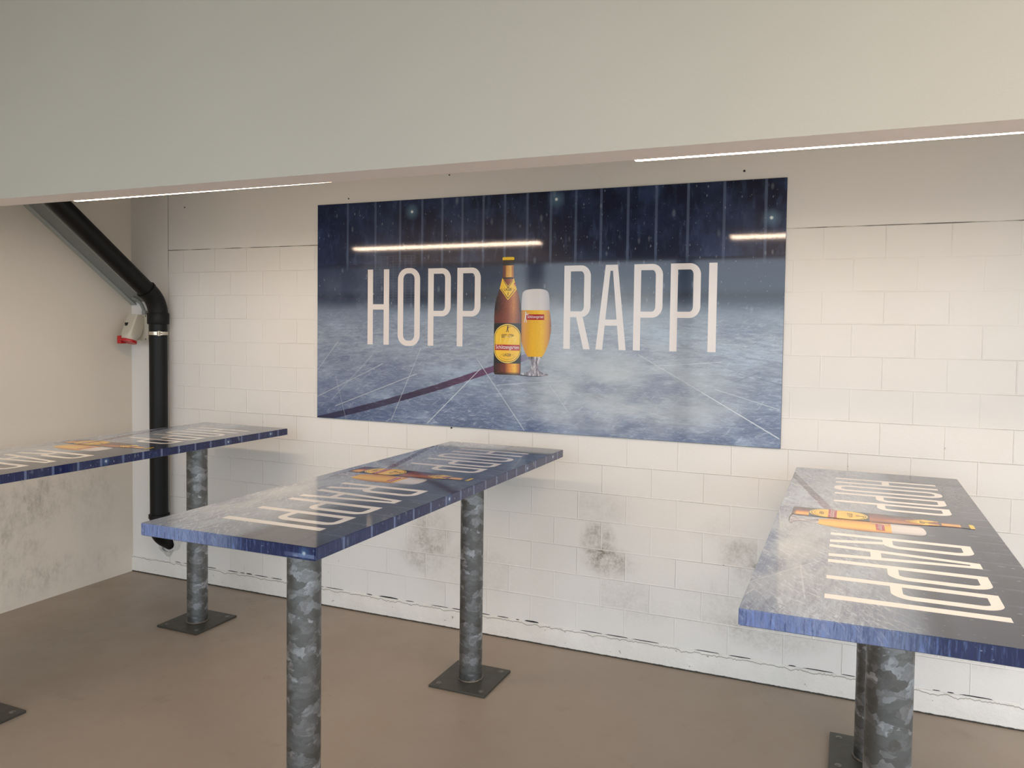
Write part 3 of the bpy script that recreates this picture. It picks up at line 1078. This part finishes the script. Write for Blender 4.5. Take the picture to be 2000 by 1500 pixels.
# ------------------------------------------------------------------ the big poster
PT = .010
pw, ph = PX1-PX0, PZ1-PZ0
poster = thing('wall_poster', 'large glossy ice rink beer poster on the block wall', 'poster', (PX0, 0, PZ0))
bm = bmesh.new()
box(bm, (0, -PT, 0), (pw, -.001, ph), .0012, 1)
ul = bm.loops.layers.uv.new('print')
for f in bm.faces:
    f.material_index = 0 if f.normal.y < -.9 else 1
    for lp in f.loops:
        lp[ul].uv = (lp.vert.co.x/pw, lp.vert.co.z/ph)
for f in bm.faces: f.normal_update()
for f in bm.faces:
    c_ = f.calc_center_median(); f.material_index = 0 if c_.y < -PT+.0002 else 1
link('poster_panel', bm, [MT['rink'], M_PSIDE], poster)
pf = lambda u, v, l: (u*pw, -PT-l, v*ph)
art('lettering', HOPP, pf, [MT['white']], poster, 'white word HOPP', (0, -1, 0))
art('lettering', RAPPI, pf, [MT['white']], poster, 'white word RAPPI', (0, -1, 0))
art('bottle_picture', BOTTLE, pf, M_BOT, poster, 'printed brown beer bottle with yellow labels', (0, -1, 0))
art('glass_picture', GLASS, pf, M_GLA, poster, 'printed stemmed glass of beer with white foam', (0, -1, 0))


# ------------------------------------------------------------------ bar tables
def tab_uv(x_, y_):
    ut = min(max(-y_/TL, 0), 1); vt = min(max(x_/TW, 0), 1)
    return (.0427+.91*ut, .196+.59*vt)


def tab_fn(u, v, l):
    return ((v-.196)/.59*TW, -(u-.0427)/.91*TL, l)


GAP = 0.372      # leg centre from the wall-side end
SPAN = 1.222     # between the two legs


def make_table(loc, rotz, label):
    root = thing('bar_table', label, 'table', (loc[0], loc[1], 0), rotz, 'bar tables with printed tops')
    bm = bmesh.new()
    # chamfered plan corners at the ends
    box(bm, (0, -TL, -TT), (TW, 0, 0))
    es = [e_ for e_ in bm.edges if abs(e_.verts[0].co.x-e_.verts[1].co.x) < 1e-6 and abs(e_.verts[0].co.y-e_.verts[1].co.y) < 1e-6]
    bmesh.ops.bevel(bm, geom=es, offset=.0025, segments=2, affect='EDGES')
    es = [e_ for e_ in bm.edges if abs(e_.verts[0].co.z-e_.verts[1].co.z) < 1e-6]
    bmesh.ops.bevel(bm, geom=es, offset=.0016, segments=2, affect='EDGES')
    ul = bm.loops.layers.uv.new('print')
    for f in bm.faces:
        f.normal_update()
        f.material_index = 0 if f.calc_center_median().z > -TT+.0017 else 1
        for lp in f.loops:
            a_, b_ = tab_uv(lp.vert.co.x, lp.vert.co.y)
            dp = max(0.0, -lp.vert.co.z)
            if f.normal.x > .6: b_ += dp*.59/TW
            if f.normal.x < -.6: b_ -= dp*.59/TW
            if f.normal.y < -.6: a_ += dp*.91/TL
            if f.normal.y > .6: a_ -= dp*.91/TL
            lp[ul].uv = (a_, b_)
    top = link('tabletop', bm, [MT['rink_t'], M_PSIDE], root)
    top.location = (0, 0, HT)
    auto_smooth(top, 30)
    art('lettering', HOPP, tab_fn, [MT['white_t']], top, 'white word HOPP')
    art('lettering', RAPPI, tab_fn, [MT['white_t']], top, 'white word RAPPI')
    art('bottle_picture', BOTTLE, tab_fn, M_BOT, top, 'printed brown beer bottle with yellow labels')
    art('glass_picture', GLASS, tab_fn, M_GLA, top, 'printed stemmed glass of beer with white foam')
    for k, yy in enumerate((-GAP, -GAP-SPAN)):
        bm = bmesh.new()
        tube(bm, [Vector((0, 0, .0)), Vector((0, 0, HT-TT-.006-.012))], .0555, 64)
        lg = link('leg', bm, M_GALV, root, loc=(TW/2, yy, .012))
        auto_smooth(lg, 40)
        # seam ridge up the tube and the flat plate under the top
        bm = bmesh.new()
        box(bm, (-.10, -.10, 0), (.10, .10, .006), .001, 1)
        link('top_flange', bm, M_PLATE, lg, loc=(0, 0, HT-TT-.006-.012))
        bm = bmesh.new()
        ring = [Vector((.0575*math.cos(2*math.pi*i/48), .0575*math.sin(2*math.pi*i/48), .002)) for i in range(49)]
        tube(bm, ring, [.0045+.0012*math.sin(i*2.3) for i in range(49)], 8, False)
        w_ = link('weld_bead', bm, M_WELD, lg, True)
        bm = bmesh.new()
        box(bm, (-.148, -.148, 0), (.148, .148, .012), .0015, 2)
        pl = link('base_plate', bm, M_PLATE, root, loc=(TW/2, yy, 0))
        for sx in (-1, 1):
            for sy in (-1, 1):
                bm = bmesh.new()
                tube(bm, [Vector((0, 0, 0)), Vector((0, 0, .0012))], .013, 24)
                tube(bm, [Vector((0, 0, 0)), Vector((0, 0, .004))], .0075, 6)
                link('anchor_bolt', bm, M_BOLT, pl, loc=(sx*.112, sy*.112, .012))
    return root


make_table((-2.8479, -.1463), R(-.17), 'printed bar table at the left end, in front of the black drainpipe')
make_table((-1.0760, -.1610), R(.32), 'printed bar table standing in the middle, below the poster')
make_table((.7158, -.1449), R(.22), 'printed bar table at the right end, its top the most widely seen')

# ------------------------------------------------------------------ drainpipe
PXC, PYC, PR_ = -3.326, -.078, .0555
pipe = thing('drain_pipe', 'thick black plastic drainpipe with bends beside the left corner', 'pipe', (PXC, PYC, .2))
pipe_o = Vector((PXC, PYC, .2))


def wp(x_, y_, z_): return Vector((x_, y_, z_)) - pipe_o


d1 = Vector((-.02, -.655, .539)).normalized()
zel = 1.80
bm = bmesh.new()
tube(bm, [wp(PXC, PYC, .44), wp(PXC, PYC, 1.76)], PR_, 48)
p_v = link('pipe_run', bm, M_PIPE, pipe); auto_smooth(p_v)
# bend: vertical to diagonal
c0 = wp(PXC, PYC, 1.74)
pts = [c0]
E = wp(PXC, PYC, 1.865)
for k in range(0, 13):
    a = k/12
    A0 = E + Vector((0, 0, -.095)); B0 = E + d1*.095
    pts.append((1-a)**2*A0 + 2*a*(1-a)*E + a*a*B0)
pts.append(E + d1*.115)
bm = bmesh.new(); tube(bm, pts, PR_+.004, 48)
l_ = link('pipe_elbow', bm, M_PIPE2, pipe); auto_smooth(l_)
# collars
for nm, a, b_, r_ in (('pipe_collar', wp(PXC, PYC, 1.715), wp(PXC, PYC, 1.79), PR_+.011),
                      ('pipe_collar', E + d1*.105, E + d1*.120, PR_+.0075),
                      ('pipe_collar', wp(PXC, PYC, .425), wp(PXC, PYC, .452), PR_+.009)):
    bm = bmesh.new(); tube(bm, [a, a+(b_-a)*.08, b_-(b_-a)*.08, b_], [r_-.003, r_, r_, r_-.003], 48)
    l_ = link(nm, bm, M_PIPE2, pipe); auto_smooth(l_, 50)
bm = bmesh.new(); tube(bm, [E + d1*.10, E + d1*1.135], PR_, 48)
l_ = link('pipe_run', bm, M_PIPE, pipe); auto_smooth(l_)
# lower bend into the wall
E2 = wp(PXC, PYC, .30)
dw = Vector((-.0, .80, -.60)).normalized()
pts = [wp(PXC, PYC, .44)]
for k in range(13):
    a = k/12
    A0 = E2 + Vector((0, 0, .06)); B0 = E2 + dw*.07
    pts.append((1-a)**2*A0 + 2*a*(1-a)*E2 + a*a*B0)
pts.append(E2 + dw*.12)
bm = bmesh.new(); tube(bm, pts, [PR_+.003]*4 + [PR_+.002-.0012*i for i in range(len(pts)-4)], 48)
for q in bm.verts:
    q.co.y = min(q.co.y, -PYC-.002)
l_ = link('pipe_elbow', bm, M_PIPE2, pipe); auto_smooth(l_)
# clamp
bm = bmesh.new()
zc_ = 1.655
for z0 in (-.011, .011):
    pass
tube(bm, [wp(PXC, PYC, zc_-.011), wp(PXC, PYC, zc_+.011)], PR_+.0035, 48)
box(bm, tuple(wp(PXC+.046, PYC-.050, zc_-.017)), tuple(wp(PXC+.060, PYC-.034, zc_+.017)), .002, 1)
tube(bm, [wp(PXC+.04, PYC-.042, zc_), wp(PXC+.085, PYC-.042, zc_)], .0045, 12)
tube(bm, [wp(PXC+.066, PYC-.042, zc_), wp(PXC+.072, PYC-.042, zc_)], .008, 6)
tube(bm, [wp(PXC+.0, PYC+.05, zc_), wp(PXC+.0, -.002, zc_)], .006, 12)
l_ = link('pipe_clamp', bm, M_ZINC, pipe); l_['label'] = 'bright steel pipe clamp'; auto_smooth(l_)
# rough filler around the outlet
bm = bmesh.new()
ring_o = []; ring_i = []
N = 40
for k in range(N):
    a = 2*math.pi*k/N
    ro = .115 + .016*math.sin(3*a+1) + .010*math.sin(7*a)
    ring_o.append(bm.verts.new(wp(-3.325+ro*math.cos(a), -.001, .265+ro*.95*math.sin(a))))
    ring_i.append(bm.verts.new(wp(-3.326+.060*math.cos(a), -.014-.006*math.sin(5*a), .245+.070*math.sin(a))))
for k in range(N):
    bm.faces.new((ring_o[k], ring_o[(k+1) % N], ring_i[(k+1) % N], ring_i[k]))
l_ = link('filler_patch', bm, M_PATCH, pipe, True); l_['label'] = 'rough grey white filler around the pipe outlet'

# ------------------------------------------------------------------ cable trunking on the left wall
tr = thing('cable_trunking', 'grey sloping cable trunking on the left wall under the drainpipe', 'trunking', (XC+.001, -.001, 1.846))
dt = Vector((0, -.788, .616)).normalized()       # along, rising towards the viewer
nt = Vector((0, -dt.z, dt.y))                    # underside normal (points down/forward)
if nt.z > 0: nt = -nt
LT = 1.40


def prof_bar(bm, x0, x1, n0, n1, s0, s1):
    """bar: x range from wall, offset along nt, length along dt"""
    vv = []
    for s_ in (s0, s1):
        for (a, b_) in ((x0, n0), (x1, n0), (x1, n1), (x0, n1)):
            p = Vector((a, 0, 0)) + nt*b_ + dt*s_
            p.y = min(p.y, 0)
            vv.append(bm.verts.new(p))
    for k in range(4):
        bm.faces.new((vv[k], vv[(k+1) % 4], vv[4+(k+1) % 4], vv[4+k]))
    bm.faces.new(vv[:4][::-1]); bm.faces.new(vv[4:])


bm = bmesh.new(); prof_bar(bm, .0, .171, -.045, -.002, .03, LT)
link('trunking_body', bm, M_TRAY_D, tr)
bm = bmesh.new(); prof_bar(bm, .171, .177, -.050, .006, .0, LT)
l_ = link('trunking_flange', bm, M_TRAY, tr); l_['label'] = 'paler outer flange'
bm = bmesh.new(); prof_bar(bm, .0, .046, -.002, .004, .0, LT)
l_ = link('trunking_lip', bm, M_TRAY, tr); l_['label'] = 'paler lip along the wall'

# ------------------------------------------------------------------ red power socket
so = thing('power_socket', 'pale grey industrial power socket with red flap beside the drainpipe', 'socket', (-3.51, 0, 1.69))
bm = bmesh.new()
box(bm, (-.045, -.062, -.085), (.072, 0, .088), .006, 3)
l_ = link('socket_box', bm, M_SOCK, so); auto_smooth(l_, 50)
# sloped plug housing: loft from square top to round mouth
bm = bmesh.new()
secs = []
path = [((-.006, -.085, .080), .044, .034, 9.0), ((-.006, -.100, .02), .046, .043, 9.0), ((-.005, -.122, -.035), .046, .046, 7.0), ((-.004, -.134, -.058), .045, .046, 4.0), ((-.004, -.140, -.070), .044, .044, 2.0)]
axis = Vector((0, -.30, -.95)).normalized()
for (c_, rx, ry, pw_) in path:
    ring = []
    for k in range(40):
        a = 2*math.pi*k/40
        ca, sa = math.cos(a), math.sin(a)
        ex = 2.0/pw_
        xx = rx*math.copysign(abs(ca)**ex, ca); yy = ry*math.copysign(abs(sa)**ex, sa)
        n2_ = Vector((0, axis.z, -axis.y))
        ring.append(bm.verts.new(Vector(c_) + Vector((xx, 0, 0)) + n2_*yy))
    secs.append(ring)
for r0, r1 in zip(secs, secs[1:]):
    for k in range(40):
        bm.faces.new((r0[k], r0[(k+1) % 40], r1[(k+1) % 40], r1[k]))
bm.faces.new(secs[0]); bm.faces.new(secs[-1][::-1])
l_ = link('plug_housing', bm, M_SOCK, so); auto_smooth(l_, 45)
mc = Vector((-.004, -.140, -.070))
bm = bmesh.new()
tube(bm, [mc, mc+axis*.016, mc+axis*.018, mc+axis*.030], [.047, .047, .051, .050], 40)
l_ = link('socket_flap', bm, M_RED, so); l_['label'] = 'red round flap and collar'; auto_smooth(l_)
bm = bmesh.new()
tube(bm, [mc-axis*.014, mc+axis*.012], .0475, 40)
l_ = link('socket_collar', bm, M_SOCK, so); auto_smooth(l_)
bm = bmesh.new()
box(bm, (-.064, -.186, -.106), (-.030, -.138, -.054), .005, 2)
l_ = link('flap_hinge', bm, M_RED, so)
bm = bmesh.new()
for a_, b_ in (((-.040, .012), (-.036, .034)), ((-.024, .012), (-.020, .034)), ((-.036, .030), (-.024, .034)), ((-.036, .012), (-.024, .016)), ((-.032, .018), (-.028, .028))):
    box(bm, (a_[0]+.008, -.1512, a_[1]), (b_[0]+.008, -.138, b_[1]))
l_ = link('rating_mark', bm, M_DARK, so); l_['label'] = 'small dark square mark'
for z_ in (-.075, .078):
    bm = bmesh.new(); tube(bm, [Vector((.052, -.060, z_)), Vector((.052, -.0640, z_))], .004, 12)
    link('screw', bm, M_DARK, so)

# cable from trunking to socket
cb = bmesh.new()
P0, P1, P2, P3 = Vector((-3.537, -.0825, 1.890)), Vector((-3.522, -.125, 1.875)), Vector((-3.500, -.060, 1.905)), Vector((-3.500, -.034, 1.783))
pts = []
for k in range(17):
    a = k/16
    pts.append((1-a)**3*P0+3*a*(1-a)**2*P1+3*a*a*(1-a)*P2+a**3*P3)
tube(cb, pts, .0105, 16)
tube(cb, [P3+Vector((0, 0, -.004)), P3+Vector((0, 0, .022))], .019, 6)
o = link('power_cable', cb, M_CABLE)
auto_smooth(o)
o['label'] = 'short grey cable curving from the sloping trunking into the power socket'
o['category'] = 'cable'

# ------------------------------------------------------------------ lights behind the fascia
def light(x0, x1, z0, z1, y_, label):
    L_ = x1-x0
    root = thing('strip_light', label, 'light', (x0, y_, z0), 0, 'strip lights behind the downstand wall')
    root.rotation_euler = (0, -math.atan2(z1-z0, L_), 0)
    bm = bmesh.new(); box(bm, (0, -.045, .0102), (L_, .045, .070), .004, 2)
    link('housing', bm, M_HOUSE, root)
    bm = bmesh.new()
    box(bm, (.004, -.041, 0), (L_-.004, .041, .010), .004, 3)
    link('diffuser', bm, M_TUBE, root)
    for a in (.25, L_-.25):
        bm = bmesh.new(); tube(bm, [Vector((a, 0, .08)), Vector((a, 0, 2.742-z0))], .006, 12)
        link('hanger_rod', bm, M_ZINC, root)


light(-2.660, -1.110, 2.3140, 2.3185, -1.17, 'long strip light glowing above the left table')
light(.199, 1.690, 2.3130, 2.3150, -1.17, 'long strip light glowing above the right table')

# added warm strip light, unseen, to tint the right of the downstand wall
root = thing('strip_light', 'added warm strip light, unseen beyond the right edge, tinting the downstand wall', 'light', (2.6, -3.4, 3.17))
bm = bmesh.new(); box(bm, (-1.3, -.10, .006), (1.3, .10, .078), .004, 2)
link('housing', bm, M_HOUSE, root)
bm = bmesh.new(); box(bm, (-1.28, -.095, 0), (1.28, .095, .005))
link('diffuser', bm, M_TUBE, root)

# ------------------------------------------------------------------ small dark plugs in the wall
for (x_, z_, lb) in ((-1.871, 2.477, 'tiny dark wall plug above the left top corner of the poster'),
                     (-1.190, 2.574, 'tiny dark wall plug high above the middle left of the poster'),
                     (.430, 2.492, 'tiny dark wall plug above the right top corner of the poster'),
                     (-1.161, 1.150, 'tiny dark wall plug just under the lower edge of the poster'),
                     (-3.173, 2.487, 'tiny dark wall plug on the plaster right of the black pipe')):
    bm = bmesh.new()
    tube(bm, [Vector((0, 0, 0)), Vector((0, -.003, 0))], .0055 if z_ < 2 or x_ > 0 else .004, 12)
    o = link('wall_plug', bm, M_DARK, loc=(x_, 0, z_))
    o['label'] = lb; o['category'] = 'wall plug'; o['group'] = 'dark wall plugs'
